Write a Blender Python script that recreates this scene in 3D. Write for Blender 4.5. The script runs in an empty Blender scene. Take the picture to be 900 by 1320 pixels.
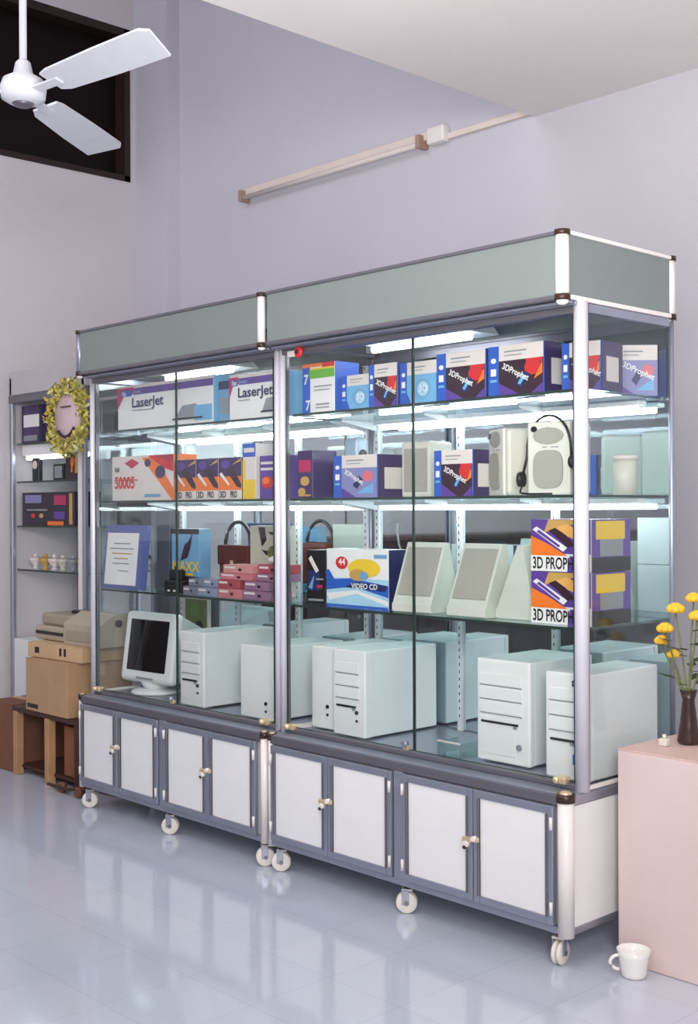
import bpy, bmesh, math, random
from mathutils import Vector, Matrix
random.seed(7)
S = bpy.context.scene
PI = math.pi

# ------------------------------------------------------------------ camera
cam_d = bpy.data.cameras.new('camera')
cam = bpy.data.objects.new('camera', cam_d)
S.collection.objects.link(cam)
S.camera = cam
cam_d.sensor_fit = 'VERTICAL'
cam_d.sensor_height = 24.0
cam_d.lens = 1564.5 / 1320 * 24.0
cam_d.shift_y = -2.3 / 1320
cam_d.clip_start = 0.05
_yaw, _pitch, _roll = 0.816, -0.0015, -0.0043
_r = Vector((math.cos(_yaw), math.sin(_yaw), 0)); _f = Vector((-math.sin(_yaw), math.cos(_yaw), 0)); _u = Vector((0, 0, 1))
_c, _s = math.cos(_pitch), math.sin(_pitch); _f, _u = _c*_f + _s*_u, _c*_u - _s*_f
_c, _s = math.cos(_roll), math.sin(_roll); _r, _u = _c*_r + _s*_u, _c*_u - _s*_r
_M = Matrix(((_r.x, _u.x, -_f.x, 2.0854), (_r.y, _u.y, -_f.y, -2.8115), (_r.z, _u.z, -_f.z, 1.3255), (0, 0, 0, 1)))
cam.matrix_world = _M

# ------------------------------------------------------------------ world, lights, exposure
w = bpy.data.worlds.new('world'); S.world = w; w.use_nodes = True
w.node_tree.nodes['Background'].inputs[0].default_value = (0.80, 0.80, 0.92, 1)
w.node_tree.nodes['Background'].inputs[1].default_value = 0.33
S.view_settings.view_transform = 'Standard'
S.view_settings.look = 'None'
S.view_settings.exposure = 0.10
S.view_settings.gamma = 1.0
S.view_settings.use_curve_mapping = False

def area(name, loc, target, sx, sy, power, col):
    d = bpy.data.lights.new(name, 'AREA'); d.shape = 'RECTANGLE'; d.size = sx; d.size_y = sy
    d.energy = power; d.color = col
    o = bpy.data.objects.new(name, d); S.collection.objects.link(o)
    o.location = loc
    o.rotation_euler = (Vector(target) - Vector(loc)).to_track_quat('-Z', 'Y').to_euler()
    return o
area('shopfront_daylight', (3.9, -4.9, 1.75), (-0.4, 0.2, 0.9), 3.2, 2.3, 38, (1.0, 0.96, 0.93))
area('flash_softbox', (2.9, -3.0, 2.2), (-0.1, 0.3, 0.9), 0.9, 0.9, 80, (1.0, 0.965, 0.94))
area('ceiling_fill_light', (0.7, -1.9, 1.9), (0.0, -1.2, 3.0), 1.6, 1.6, 66, (1.0, 0.97, 0.97))  # added upward lamp that brightens the ceiling
area('void_fill_light', (-2.4, -3.0, 4.8), (-3.1, 0.4, 2.5), 2.0, 2.6, 80, (0.90, 0.90, 1.0))  # added cool fill over the left void, no window there

# ------------------------------------------------------------------ materials
def lin(c):
    return tuple(((v/255)/12.92 if v/255 <= 0.04045 else ((v/255+0.055)/1.055)**2.4) for v in c) + (1,)
MATS = {}
def mat(name, rgb, rough=0.5, metal=0.0, var=0.03, scale=12.0, bump=0.0, bscale=60.0, spec=0.5, coat=0.0):
    if name in MATS: return MATS[name]
    m = bpy.data.materials.new(name); m.use_nodes = True
    nt = m.node_tree; b = nt.nodes['Principled BSDF']
    b.inputs['Roughness'].default_value = rough
    b.inputs['Metallic'].default_value = metal
    b.inputs['Specular IOR Level'].default_value = spec
    b.inputs['Coat Weight'].default_value = coat
    c = lin(rgb)
    tc = nt.nodes.new('ShaderNodeTexCoord')
    n = nt.nodes.new('ShaderNodeTexNoise'); n.inputs['Scale'].default_value = scale; n.inputs['Detail'].default_value = 3
    nt.links.new(tc.outputs['Object'], n.inputs['Vector'])
    r = nt.nodes.new('ShaderNodeValToRGB')
    r.color_ramp.elements[0].position = 0.3; r.color_ramp.elements[1].position = 0.7
    r.color_ramp.elements[0].color = tuple(max(0, v*(1-var)) for v in c[:3]) + (1,)
    r.color_ramp.elements[1].color = tuple(min(1, v*(1+var)) for v in c[:3]) + (1,)
    nt.links.new(n.outputs['Fac'], r.inputs['Fac']); nt.links.new(r.outputs['Color'], b.inputs['Base Color'])
    if bump:
        n2 = nt.nodes.new('ShaderNodeTexNoise'); n2.inputs['Scale'].default_value = bscale
        nt.links.new(tc.outputs['Object'], n2.inputs['Vector'])
        bp = nt.nodes.new('ShaderNodeBump'); bp.inputs['Strength'].default_value = bump; bp.inputs['Distance'].default_value = 0.01
        nt.links.new(n2.outputs['Fac'], bp.inputs['Height']); nt.links.new(bp.outputs['Normal'], b.inputs['Normal'])
    MATS[name] = m
    return m
def glass(name, tint, strength=1.0):
    if name in MATS: return MATS[name]
    m = bpy.data.materials.new(name); m.use_nodes = True; nt = m.node_tree; nt.nodes.clear()
    out = nt.nodes.new('ShaderNodeOutputMaterial'); mx = nt.nodes.new('ShaderNodeMixShader')
    t = nt.nodes.new('ShaderNodeBsdfTransparent'); g = nt.nodes.new('ShaderNodeBsdfGlossy')
    t.inputs['Color'].default_value = tint + (1,); g.inputs['Roughness'].default_value = 0.01
    g.inputs['Color'].default_value = (0.9, 0.97, 1, 1)
    geo = nt.nodes.new('ShaderNodeNewGeometry'); fr = nt.nodes.new('ShaderNodeFresnel')
    mr = nt.nodes.new('ShaderNodeMapRange')
    mr.inputs['To Min'].default_value = 1.45; mr.inputs['To Max'].default_value = 1/1.45
    nt.links.new(geo.outputs['Backfacing'], mr.inputs['Value']); nt.links.new(mr.outputs['Result'], fr.inputs['IOR'])
    mu = nt.nodes.new('ShaderNodeMath'); mu.operation = 'MULTIPLY'; mu.inputs[1].default_value = strength
    nt.links.new(fr.outputs['Fac'], mu.inputs[0]); nt.links.new(mu.outputs[0], mx.inputs['Fac'])
    nt.links.new(t.outputs[0], mx.inputs[1]); nt.links.new(g.outputs[0], mx.inputs[2]); nt.links.new(mx.outputs[0], out.inputs['Surface'])
    MATS[name] = m
    return m
def emit(name, rgb, s):
    m = bpy.data.materials.new(name); m.use_nodes = True; b = m.node_tree.nodes['Principled BSDF']
    b.inputs['Base Color'].default_value = (0.9, 0.9, 0.9, 1)
    b.inputs['Emission Color'].default_value = rgb + (1,); b.inputs['Emission Strength'].default_value = s
    MATS[name] = m
    return m
WALL = mat('wall_paint', (203, 201, 209), 0.9, bump=0.15, bscale=180, var=0.02, scale=1.5)
WALLP = mat('left_wall_paint', (212, 205, 208), 0.9, bump=0.15, bscale=180, var=0.02, scale=1.5)
CEIL = mat('ceiling_paint', (234, 230, 226), 0.9, bump=0.1, bscale=150, var=0.02, scale=1.5)
ALU = mat('anodised_aluminium', (168, 172, 186), 0.38, 0.75, var=0.03)
ALUD = mat('dark_aluminium', (128, 126, 134), 0.42, 0.7, var=0.04)
CREAM = mat('cream_column', (236, 230, 226), 0.3, var=0.02)
BRONZE = mat('dark_bronze_cap', (70, 52, 44), 0.35, 0.5)
BRASS = mat('brass', (226, 205, 165), 0.3, 0.6)
LAM = mat('white_laminate', (236, 236, 236), 0.32, var=0.015)
GREENG = mat('frosted_green_glass', (124, 133, 130), 0.38, var=0.03, scale=3)
EDGE = mat('green_glass_edge', (44, 58, 52), 0.3)
RUB = mat('dark_rubber', (40, 34, 34), 0.7)
CAST = mat('caster_cream', (236, 230, 220), 0.35)
CGL = glass('clear_glass', (0.975, 0.99, 0.985), 0.85)
SGL = glass('shelf_glass', (0.86, 0.94, 0.92), 1.0)
TUBE = emit('fluorescent_tube', (0.90, 0.96, 1.0), 15.0)
PCW = mat('computer_casing', (230, 233, 235), 0.45, var=0.015)
PCF = mat('computer_bezel', (235, 236, 234), 0.4, var=0.015)
BEIGE = mat('beige_plastic', (206, 204, 192), 0.45)
GRILLE = mat('speaker_grille', (158, 156, 146), 0.8, var=0.12, scale=350)
BLACK = mat('black_plastic', (22, 21, 24), 0.4)
SCREEN = mat('crt_screen', (28, 24, 24), 0.08)
CARD = mat('cardboard', (184, 148, 112), 0.85, var=0.06, scale=8)
CARD2 = mat('cardboard_light', (204, 172, 134), 0.85, var=0.05, scale=8)
PINK = mat('pink_laminate', (222, 200, 197), 0.5, var=0.02)
BLUE = mat('print_blue', (44, 92, 186), 0.4); LBLUE = mat('print_light_blue', (112, 172, 214), 0.4)
WHITE = mat('print_white', (232, 230, 228), 0.45); CREAMP = mat('print_cream', (222, 212, 206), 0.45)
RED = mat('print_red', (206, 44, 46), 0.4); ORANGE = mat('print_orange', (236, 120, 40), 0.4)
MAROON = mat('print_maroon', (54, 30, 44), 0.4); PURPLE = mat('print_purple', (92, 62, 148), 0.4)
DPURP = mat('print_dark_purple', (62, 44, 92), 0.4)
YELLOW = mat('print_yellow', (234, 196, 54), 0.45); GREEN = mat('print_green', (104, 178, 52), 0.4)
INK = mat('print_black', (26, 24, 26), 0.45); GREY = mat('print_grey', (140, 146, 150), 0.5)
MAG = mat('print_magenta', (186, 40, 92), 0.4); NAVY = mat('print_navy', (36, 42, 92), 0.4)
SKY = mat('print_sky', (112, 160, 196), 0.4); GOLD = mat('print_gold', (196, 156, 84), 0.4)
OLIVE = mat('print_olive', (110, 118, 70), 0.6)
# mirror
m = bpy.data.materials.new('mirror_back'); m.use_nodes = True; b = m.node_tree.nodes['Principled BSDF']
b.inputs['Metallic'].default_value = 1; b.inputs['Roughness'].default_value = 0.03; b.inputs['Base Color'].default_value = (0.66, 0.76, 0.79, 1)
MIRROR = m
# tiles
m = bpy.data.materials.new('floor_tiles'); m.use_nodes = True; nt = m.node_tree; b = nt.nodes['Principled BSDF']
tc = nt.nodes.new('ShaderNodeTexCoord'); mp = nt.nodes.new('ShaderNodeMapping')
mp.inputs['Location'].default_value = (0.175, 0.23, 0); mp.inputs['Scale'].default_value = (1, 1, 1)
nt.links.new(tc.outputs['Object'], mp.inputs['Vector'])
br = nt.nodes.new('ShaderNodeTexBrick'); br.offset = 0.0; br.inputs['Scale'].default_value = 1.0
br.inputs['Brick Width'].default_value = 0.28; br.inputs['Row Height'].default_value = 0.28
br.inputs['Mortar Size'].default_value = 0.0012; br.inputs['Mortar Smooth'].default_value = 0.6
br.inputs['Color1'].default_value = lin((196, 202, 216)); br.inputs['Color2'].default_value = lin((192, 199, 214)); br.inputs['Mortar'].default_value = lin((172, 176, 190))
nt.links.new(mp.outputs[0], br.inputs['Vector'])
ns = nt.nodes.new('ShaderNodeTexNoise'); ns.inputs['Scale'].default_value = 140; ns.inputs['Detail'].default_value = 4
nt.links.new(tc.outputs['Object'], ns.inputs['Vector'])
mx = nt.nodes.new('ShaderNodeMixRGB'); mx.blend_type = 'OVERLAY'; mx.inputs['Fac'].default_value = 0.10
nt.links.new(br.outputs['Color'], mx.inputs[1]); nt.links.new(ns.outputs['Fac'], mx.inputs[2]); nt.links.new(mx.outputs[0], b.inputs['Base Color'])
b.inputs['Roughness'].default_value = 0.09; b.inputs['Specular IOR Level'].default_value = 0.85
FLOOR = m

# ------------------------------------------------------------------ mesh helpers
class MB:
    def __init__(self, base=(0, 0, 0)):
        self.bm = bmesh.new(); self.mats = []; self.xf = Matrix.Translation(-Vector(base))
    def mi(self, m):
        if m not in self.mats: self.mats.append(m)
        return self.mats.index(m)
    def _fin(self, verts, m, mx=None, smooth=False):
        i = self.mi(m)
        fs = set(f for v in verts for f in v.link_faces)
        for f in fs: f.material_index = i; f.smooth = smooth
        M = self.xf @ mx if mx is not None else self.xf
        bmesh.ops.transform(self.bm, matrix=M, verts=verts)
    def box(self, x0, x1, y0, y1, z0, z1, m, bev=0.0, mx=None, seg=2):
        r = bmesh.ops.create_cube(self.bm, size=1.0); vs = r['verts']
        bmesh.ops.transform(self.bm, matrix=Matrix.Translation(((x0+x1)/2, (y0+y1)/2, (z0+z1)/2)) @ Matrix.Diagonal((abs(x1-x0), abs(y1-y0), abs(z1-z0), 1)), verts=vs)
        if bev > 0:
            es = list(set(e for v in vs for e in v.link_edges))
            rr = bmesh.ops.bevel(self.bm, geom=es, offset=bev, segments=seg, profile=0.5, affect='EDGES')
            vs = list(set([v for v in rr['verts']] + [v for v in vs if v.is_valid]))
        self._fin(vs, m, mx)
        return self
    def cyl(self, p0, p1, r0, m, r1=None, seg=20, mx=None, cap=True):
        p0, p1 = Vector(p0), Vector(p1); d = p1 - p0
        rr = bmesh.ops.create_cone(self.bm, cap_ends=cap, segments=seg, radius1=r0, radius2=r0 if r1 is None else r1, depth=d.length)
        q = Matrix.Translation((p0+p1)/2) @ d.to_track_quat('Z', 'Y').to_matrix().to_4x4()
        vs = rr['verts']; bmesh.ops.transform(self.bm, matrix=q, verts=vs)
        self._fin(vs, m, mx, True)
        for f in set(f for v in vs for f in v.link_faces):
            if len(f.verts) > 4: f.smooth = False
        return self
    def ball(self, c, r, m, sc=(1, 1, 1), seg=16, mx=None):
        rr = bmesh.ops.create_uvsphere(self.bm, u_segments=seg, v_segments=max(6, seg//2), radius=r)
        vs = rr['verts']; bmesh.ops.transform(self.bm, matrix=Matrix.Translation(c) @ Matrix.Diagonal(tuple(sc)+(1,)), verts=vs)
        self._fin(vs, m, mx, True); return self
    def lathe(self, prof, c, m, seg=28, mx=None):
        rings = []; vs = []
        for r, z in prof:
            ring = [self.bm.verts.new((c[0]+r*math.cos(2*PI*k/seg), c[1]+r*math.sin(2*PI*k/seg), c[2]+z)) for k in range(seg)]
            rings.append(ring); vs += ring
        for a, b_ in zip(rings, rings[1:]):
            for k in range(seg):
                self.bm.faces.new((a[k], a[(k+1) % seg], b_[(k+1) % seg], b_[k]))
        for ring, rev in ((rings[0], True), (rings[-1], False)):
            self.bm.faces.new(list(reversed(ring)) if rev else ring)
        self._fin(vs, m, mx, True); return self
    def poly(self, pts, m, mx=None, smooth=False):
        vs = [self.bm.verts.new(p) for p in pts]; self.bm.faces.new(vs); self._fin(vs, m, mx, smooth); return self
    def prism(self, pts, dvec, m, mx=None):
        a = [self.bm.verts.new(p) for p in pts]; b_ = [self.bm.verts.new(Vector(p)+Vector(dvec)) for p in pts]
        n = len(a); self.bm.faces.new(list(reversed(a))); self.bm.faces.new(b_)
        for k in range(n): self.bm.faces.new((a[k], a[(k+1) % n], b_[(k+1) % n], b_[k]))
        fs = set(f for v in a+b_ for f in v.link_faces); bmesh.ops.recalc_face_normals(self.bm, faces=list(fs))
        self._fin(a+b_, m, mx); return self
    def tube(self, pts, r, m, seg=8, mx=None):
        pts = [Vector(p) for p in pts]; rings = []; vs = []
        for i, p in enumerate(pts):
            t = (pts[min(i+1, len(pts)-1)] - pts[max(i-1, 0)]).normalized()
            a = Vector((0, 0, 1)) if abs(t.z) < 0.9 else Vector((1, 0, 0))
            u = t.cross(a).normalized(); v = t.cross(u)
            ring = [self.bm.verts.new(p + r*(math.cos(2*PI*k/seg)*u + math.sin(2*PI*k/seg)*v)) for k in range(seg)]
            rings.append(ring); vs += ring
        for a, b_ in zip(rings, rings[1:]):
            for k in range(seg): self.bm.faces.new((a[k], a[(k+1) % seg], b_[(k+1) % seg], b_[k]))
        self.bm.faces.new(rings[0]); self.bm.faces.new(rings[-1])
        self._fin(vs, m, mx, True); return self
    def text(self, s, o, u, v, size, m, stretch=1.0, mx=None, bold=0.0):
        cu = bpy.data.curves.new('t', 'FONT'); cu.body = s; cu.size = 1.0; cu.offset = bold; cu.resolution_u = 3
        ob = bpy.data.objects.new('t', cu); me = bpy.data.meshes.new_from_object(ob)
        o, u, v = Vector(o), Vector(u).normalized(), Vector(v).normalized(); n = u.cross(v)
        T = Matrix(((u.x, v.x, n.x, o.x), (u.y, v.y, n.y, o.y), (u.z, v.z, n.z, o.z), (0, 0, 0, 1))) @ Matrix.Diagonal((size*stretch, size, 1, 1))
        vs = [self.bm.verts.new(T @ q.co) for q in me.vertices]
        for p in me.polygons:
            try: self.bm.faces.new([vs[k] for k in p.vertices])
            except ValueError: pass
        self._fin(vs, m, mx)
        bpy.data.objects.remove(ob); bpy.data.curves.remove(cu); bpy.data.meshes.remove(me)
        return self
    def build(self, name, parent=None, recalc=False):
        me = bpy.data.meshes.new(name)
        if recalc: bmesh.ops.recalc_face_normals(self.bm, faces=self.bm.faces)
        self.bm.to_mesh(me); self.bm.free()
        for m_ in self.mats: me.materials.append(m_)
        o = bpy.data.objects.new(name, me); S.collection.objects.link(o)
        if parent is not None: o.parent = parent
        return o

def tag(o, label, cat, group=None, kind=None):
    o['label'] = label; o['category'] = cat
    if group: o['group'] = group
    if kind: o['kind'] = kind
    return o
def thing(name, label, cat, loc=(0, 0, 0), rz=0.0, group=None):
    o = bpy.data.objects.new(name, None); o.empty_display_size = 0.05; S.collection.objects.link(o)
    o.location = loc; o.rotation_euler = (0, 0, rz)
    return tag(o, label, cat, group)
def struct(mb, name):
    o = mb.build(name); o['kind'] = 'structure'; return o
def copy_part(o, parent, loc):
    c = o.copy(); S.collection.objects.link(c); c.parent = parent; c.location = loc
    for ch in [q for q in bpy.data.objects if q.parent == o]:
        g = ch.copy(); S.collection.objects.link(g); g.parent = c
    return c

# ------------------------------------------------------------------ the room
XL, XR, YB, YF = -4.27, 5.2, 1.45, -6.0
ZC, ZU, XS = 3.045, 5.2, -1.24
struct(MB().box(XL-0.2, XR+0.2, YF-0.2, YB+0.2, -0.12, 0, FLOOR), 'floor')
struct(MB().box(XS, XR, YF, YB, ZC, ZC+0.22, CEIL), 'ceiling')
struct(MB().box(XL, XS, YF, YB, ZU, ZU+0.2, CEIL), 'ceiling')
struct(MB().box(XS, XS+0.15, YF, YB, ZC+0.22, ZU+0.2, WALL), 'wall_mezzanine')
struct(MB().box(XL-0.2, XR+0.2, YB, YB+0.15, 0, ZU+0.2, WALL), 'wall_back')
struct(MB().box(XL-0.2, XR+0.2, YF-0.15, YF, 0, ZU+0.2, WALL), 'wall_front')
struct(MB().box(XR, XR+0.15, YF, YB, 0, ZC, WALL), 'wall_right')
# left wall with the dark opening high up
wb = MB()
WY0, WY1, WZ0, WZ1 = -0.9, 1.40-0.07, 3.335, 4.27
wb.box(XL-0.15, XL, YF, WY0, 0, ZU+0.2, WALLP); wb.box(XL-0.15, XL, WY1, YB, 0, ZU+0.2, WALLP)
wb.box(XL-0.15, XL, WY0, WY1, 0, WZ0, WALLP); wb.box(XL-0.15, XL, WY0, WY1, WZ1, ZU+0.2, WALLP)
struct(wb, 'wall_left')
DARKB = mat('dark_window_glass', (20, 11, 9), 0.5, var=0.1, spec=0.2); DARKF = mat('dark_brown_frame', (40, 22, 16), 0.6)
wn = MB().box(XL-0.13, XL-0.10, WY0, WY1, WZ0, WZ1, DARKB)
for a in ((WY0, WY0+0.04, WZ0, WZ1), (WY1-0.04, WY1, WZ0, WZ1), (WY0, WY1, WZ0, WZ0+0.035), (WY0, WY1, WZ1-0.05, WZ1), (0.2, 0.24, WZ0, WZ1)):
    wn.box(XL-0.10, XL+0.004, a[0], a[1], a[2], a[3], DARKF)
struct(wn, 'window_1')
# corner pillar between the left wall and the back wall
struct(MB().box(XL, -3.916, 1.36, YB, 0, ZU, WALL), 'wall_pillar')

# fluorescent batten on the back wall, unlit, with its conduit to the ceiling edge
BAT = mat('batten_cream', (226, 214, 204), 0.5)
t = thing('fluorescent_batten', 'long thin unlit fluorescent tube fitting on the bare back wall below the ceiling', 'light fitting', (-2.55, YB, 3.06))
B_ = (-2.55, YB, 3.06)
MB(B_).box(-3.26, -1.86, YB-0.035, YB, 3.075, 3.115, BAT, 0.004).build('housing', t)
MB(B_).cyl((-3.23, YB-0.055, 3.055), (-1.90, YB-0.055, 3.055), 0.013, CREAMP, seg=12).build('tube', t)
for x in (-3.25, -1.89):
    MB(B_).box(x-0.012, x+0.012, YB-0.07, YB, 3.038, 3.10, mat('batten_end', (170, 140, 124), 0.5), 0.003).build('tube_holder', t)
t = thing('conduit_box', 'white plastic junction box and conduit joining the batten to the ceiling edge', 'conduit', (-1.8, YB, 3.05))
B_ = (-1.8, YB, 3.05)
MB(B_).box(-1.85, -1.74, YB-0.05, YB, 3.045, 3.125, CREAM, 0.01).build('junction_box', t)
MB(B_).box(-1.74, -1.25, YB-0.022, YB, 3.055, 3.085, BAT, 0.004).build('trunking', t)

# ------------------------------------------------------------------ display cabinets
DP = 0.58; ZB, ZD, ZH, ZT = 0.10, 0.504, 1.923, 2.118
SH = (1.674, 1.363, 0.971); BP = 0.085; YM = 0.56
def column(b, x, y, z0, z1, r=0.021):
    b.cyl((x, y, z0), (x, y, z1), r, CREAM, seg=24)
def cabinet(name, label, x0, x1, left_open, right_open, big):
    """x0 < x1: the outer ends"""
    B = (x0, 0, 0)
    t = thing(name, label, 'display cabinet', B, 0, 'glass display cabinets on casters')
    W = x1 - x0
    e = 0.004
    X0, X1 = x0+e, x1-e
    # --- base body
    b = MB(B)
    b.box(X0+0.02, X1-0.02, 0.025, 0.035, ZB+0.02, ZD-0.03, LAM)
    b.box(X0+0.006, X0+0.018, 0.03, DP-0.02, ZB+0.02, ZD-0.035, LAM); b.box(X1-0.018, X1-0.003, 0.03, DP-0.02, ZB+0.022, ZD-0.035, LAM)
    b.box(X0+0.02, X1-0.02, DP-0.015, DP-0.003, ZB+0.02, ZD-0.035, LAM)
    b.box(X0+0.02, X1-0.02, 0.03, DP-0.02, ZB, ZB+0.012, LAM)
    b.build('base_body', t)
    # --- base frame
    b = MB(B)
    b.box(X0+0.02, X1-0.02, 0.004, 0.03, ZD-0.034, ZD-0.004, ALUD, 0.003)
    b.box(X0+0.02, X1-0.02, 0.006, 0.03, ZB, ZB+0.022, ALU, 0.003)
    b.box(X0+0.02, X1-0.02, DP-0.03, DP, ZD-0.034, ZD-0.004, ALUD); b.box(X0+0.02, X1-0.02, DP-0.03, DP, ZB, ZB+0.022, ALU)
    for xx in (X0, X1-0.022):
        b.box(xx, xx+0.022, 0.02, DP, ZD-0.034, ZD-0.004, ALU, 0.003); b.box(xx, xx+0.022, 0.02, DP, ZB, ZB+0.022, ALU, 0.003)
    mid = (X0+X1)/2
    b.box(mid-0.022, mid+0.022, 0.004, 0.03, ZB+0.02, ZD-0.034, ALU, 0.003)
    b.build('base_frame', t)
    MB(B).box(X0+0.004, X1-0.004, 0.01, DP-0.002, ZD-0.006, ZD, ALU, 0.002).build('deck', t)
    # --- base corner columns with dark caps
    for xx, show in ((X0+0.018, True), (X1-0.018, True)):
        for yy in (0.018, DP-0.018):
            cb = MB(B); r = 0.024 if (big and yy < 0.1 and xx > mid) else 0.015
            column(cb, xx, yy, ZB-0.004, ZD-0.006, r)
            o = cb.build('corner_column', t)
            MB(B).cyl((xx, yy, ZD-0.022), (xx, yy, ZD+0.002), r+0.003, BRONZE).ball((xx, yy, ZD+0.001), r*0.8, BRASS, (1, 1, 0.5)).build('column_cap', o)
    # --- doors
    fw = 0.024; dz0, dz1 = ZB+0.024, ZD-0.036
    xs = [X0+0.034, (X0+0.034+mid-0.024)/2, mid-0.024, mid+0.024, (mid+0.024+X1-0.046)/2, X1-0.046]
    for k, (a, c) in enumerate(((xs[0], xs[1]), (xs[1], xs[2]), (xs[3], xs[4]), (xs[4], xs[5]))):
        a += 0.0015; c -= 0.0015
        b = MB(B).box(a+fw-0.004, c-fw+0.004, 0.0, 0.008, dz0+fw-0.004, dz1-fw+0.004, LAM)
        d = b.build('door', t)
        f = MB(B)
        for q in ((a, a+fw, dz0, dz1), (c-fw, c, dz0, dz1), (a+fw, c-fw, dz0, dz0+fw), (a+fw, c-fw, dz1-fw, dz1)):
            f.box(q[0], q[1], -0.006, 0.012, q[2], q[3], ALU, 0.0025)
            # raised inner lip
        for q in ((a+fw-0.006, a+fw, dz0+fw, dz1-fw), (c-fw, c-fw+0.006, dz0+fw, dz1-fw)):
            f.box(q[0], q[1], -0.010, 0.0, q[2], q[3], ALUD)
        f.build('door_frame', d)
        # hinges at the outer edge
        hx = a+0.004 if k in (0, 2) else c-0.004
        for hz in (dz0+0.05, dz1-0.05):
            MB(B).cyl((hx, -0.009, hz-0.018), (hx, -0.009, hz+0.018), 0.005, CREAM, seg=10).build('hinge', d)
        if k in (0, 2):      # cream finger pull + lock bridging the pair of doors
            lk = MB(B).box(c-0.032, c+0.003, -0.020, -0.006, 0.312-0.008, 0.312+0.010, BRASS, 0.004)
            lk.cyl((c-0.016, -0.006, 0.300), (c-0.016, -0.024, 0.300), 0.010, CREAM, seg=14)
            lk.cyl((c-0.016, -0.024, 0.292), (c-0.016, -0.028, 0.290), 0.006, BRONZE, seg=12)
            lk.build('door_lock', d)
        else:
            lk = MB(B).box(a-0.003, a+0.026, -0.020, -0.006, 0.312-0.002, 0.312+0.014, BRASS, 0.004)
            lk.cyl((a+0.014, -0.006, 0.322), (a+0.014, -0.026, 0.322), 0.008, CREAM, seg=14)
            lk.build('door_lock', d)
    # --- casters
    for cx, sw in ((X0+0.038, -0.75), (mid, -0.85), (X1-(0.06 if big else 0.045), 0.15 if big else -0.6)):
        for yy in (0.05, DP-0.06):
            f = MB(B).box(cx-0.024, cx+0.024, yy-0.02, yy+0.02, ZB-0.006, ZB, ALUD)
            f.cyl((cx, yy, ZB-0.022), (cx, yy, ZB-0.004), 0.014, RUB, seg=14)
            R = Matrix.Translation((cx, yy, 0)) @ Matrix.Rotation(sw, 4, 'Z')
            for s in (-1, 1): f.box(s*0.017-0.002, s*0.017+0.002, -0.022, 0.002, 0.030, ZB-0.018, ALU, 0.0015, mx=R)
            f.box(-0.019, 0.019, -0.022, 0.014, ZB-0.024, ZB-0.018, CAST, mx=R)
            o = f.build('caster', t)
            wl = MB(B)
            for s in (-1, 1): wl.lathe([(0.010, -0.006), (0.031, -0.006), (0.035, -0.003), (0.035, 0.003), (0.031, 0.006), (0.010, 0.006)], (0, 0, 0), CAST, mx=R @ Matrix.Translation((s*0.0085, -0.006, 0.0355)) @ Matrix.Rotation(PI/2, 4, 'Y'))
            wl.build('wheel', o)
            MB(B).cyl((-0.020, -0.006, 0.0355), (0.020, -0.006, 0.0355), 0.008, ALUD, seg=14, mx=R).build('axle', o)
    # --- upper case posts
    pr = 0.021 if big else 0.014
    px = [X0+0.009, X1-(0.008 if big else 0.012)]
    for i, xx in enumerate(px):
        r = 0.021 if (i == 1 and big) else 0.0145
        yy = BP
        b = MB(B).cyl((xx, yy, ZD), (xx, yy, ZH-0.002), r, mat('pale_aluminium_post', (226, 224, 232), 0.35, 0.25), seg=24)
        b.box(xx-r*0.4 if i else xx-0.004, xx+0.004 if i else xx+r*0.4, yy+0.001, yy+r+0.012, ZD, ZH-0.002, ALUD)
        b.build('post', t)
        MB(B).cyl((xx, YM+0.004, ZD), (xx, YM+0.004, ZH-0.002), 0.009, ALU, seg=16).build('post', t)
    # top rail of the case (front, soffit) and bottom rail: every strip a part of its own
    MB(B).box(X0+0.004, X1-0.004, BP-0.012, BP+0.03, ZH-0.034, ZH-0.003, ALUD, 0.004).build('case_rail', t)
    MB(B).box(X0+0.004, X1-0.004, 0.030, 0.044, ZH-0.012, ZH-0.003, ALU, 0.003).build('soffit_strip', t)
    MB(B).box(X0+0.004, X1-0.004, 0.055, 0.062, ZH-0.014, ZH-0.003, ALU, 0.002).build('soffit_strip', t)
    MB(B).box(X0+0.01, X1-0.01, YM-0.006, YM+0.02, ZH-0.03, ZH-0.003, ALUD).build('case_rail', t)
    MB(B).box(X0+0.02, X1-0.02, BP-0.010, BP+0.014, ZD+0.0005, ZD+0.016, ALUD, 0.003).build('door_track', t)
    if right_open: MB(B).box(X1-0.026, X1-0.004, BP+0.032, YM-0.008, ZH-0.03, ZH-0.003, ALU, 0.003).build('case_rail', t)
    if left_open: MB(B).box(X0+0.004, X0+0.026, BP+0.032, YM-0.008, ZH-0.03, ZH-0.003, ALU, 0.003).build('case_rail', t)
    for xx in (X0+0.002, X1-0.014): MB(B).box(xx, xx+0.012, BP+0.016, YM-0.002, ZD+0.0005, ZD+0.010, CREAM).build('side_strip', t)
    # --- mirror, side glass
    MB(B).box(X0+0.014, X1-0.014, YM, YM+0.006, ZD+0.004, ZH-0.03, MIRROR).build('mirror_back', t)
    if right_open: MB(B).box(X1-0.012, X1-0.007, BP+0.022, YM-0.006, ZD+0.010, ZH-0.03, CGL).build('side_glass', t)
    if left_open: MB(B).box(X0+0.003, X0+0.008, BP+0.022, YM-0.006, ZD+0.010, ZH-0.03, CGL).build('side_glass', t)
    # --- glass doors
    g0, g1 = px[0]+0.020, px[1]-0.026
    gm = (g0+g1)/2
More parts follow.
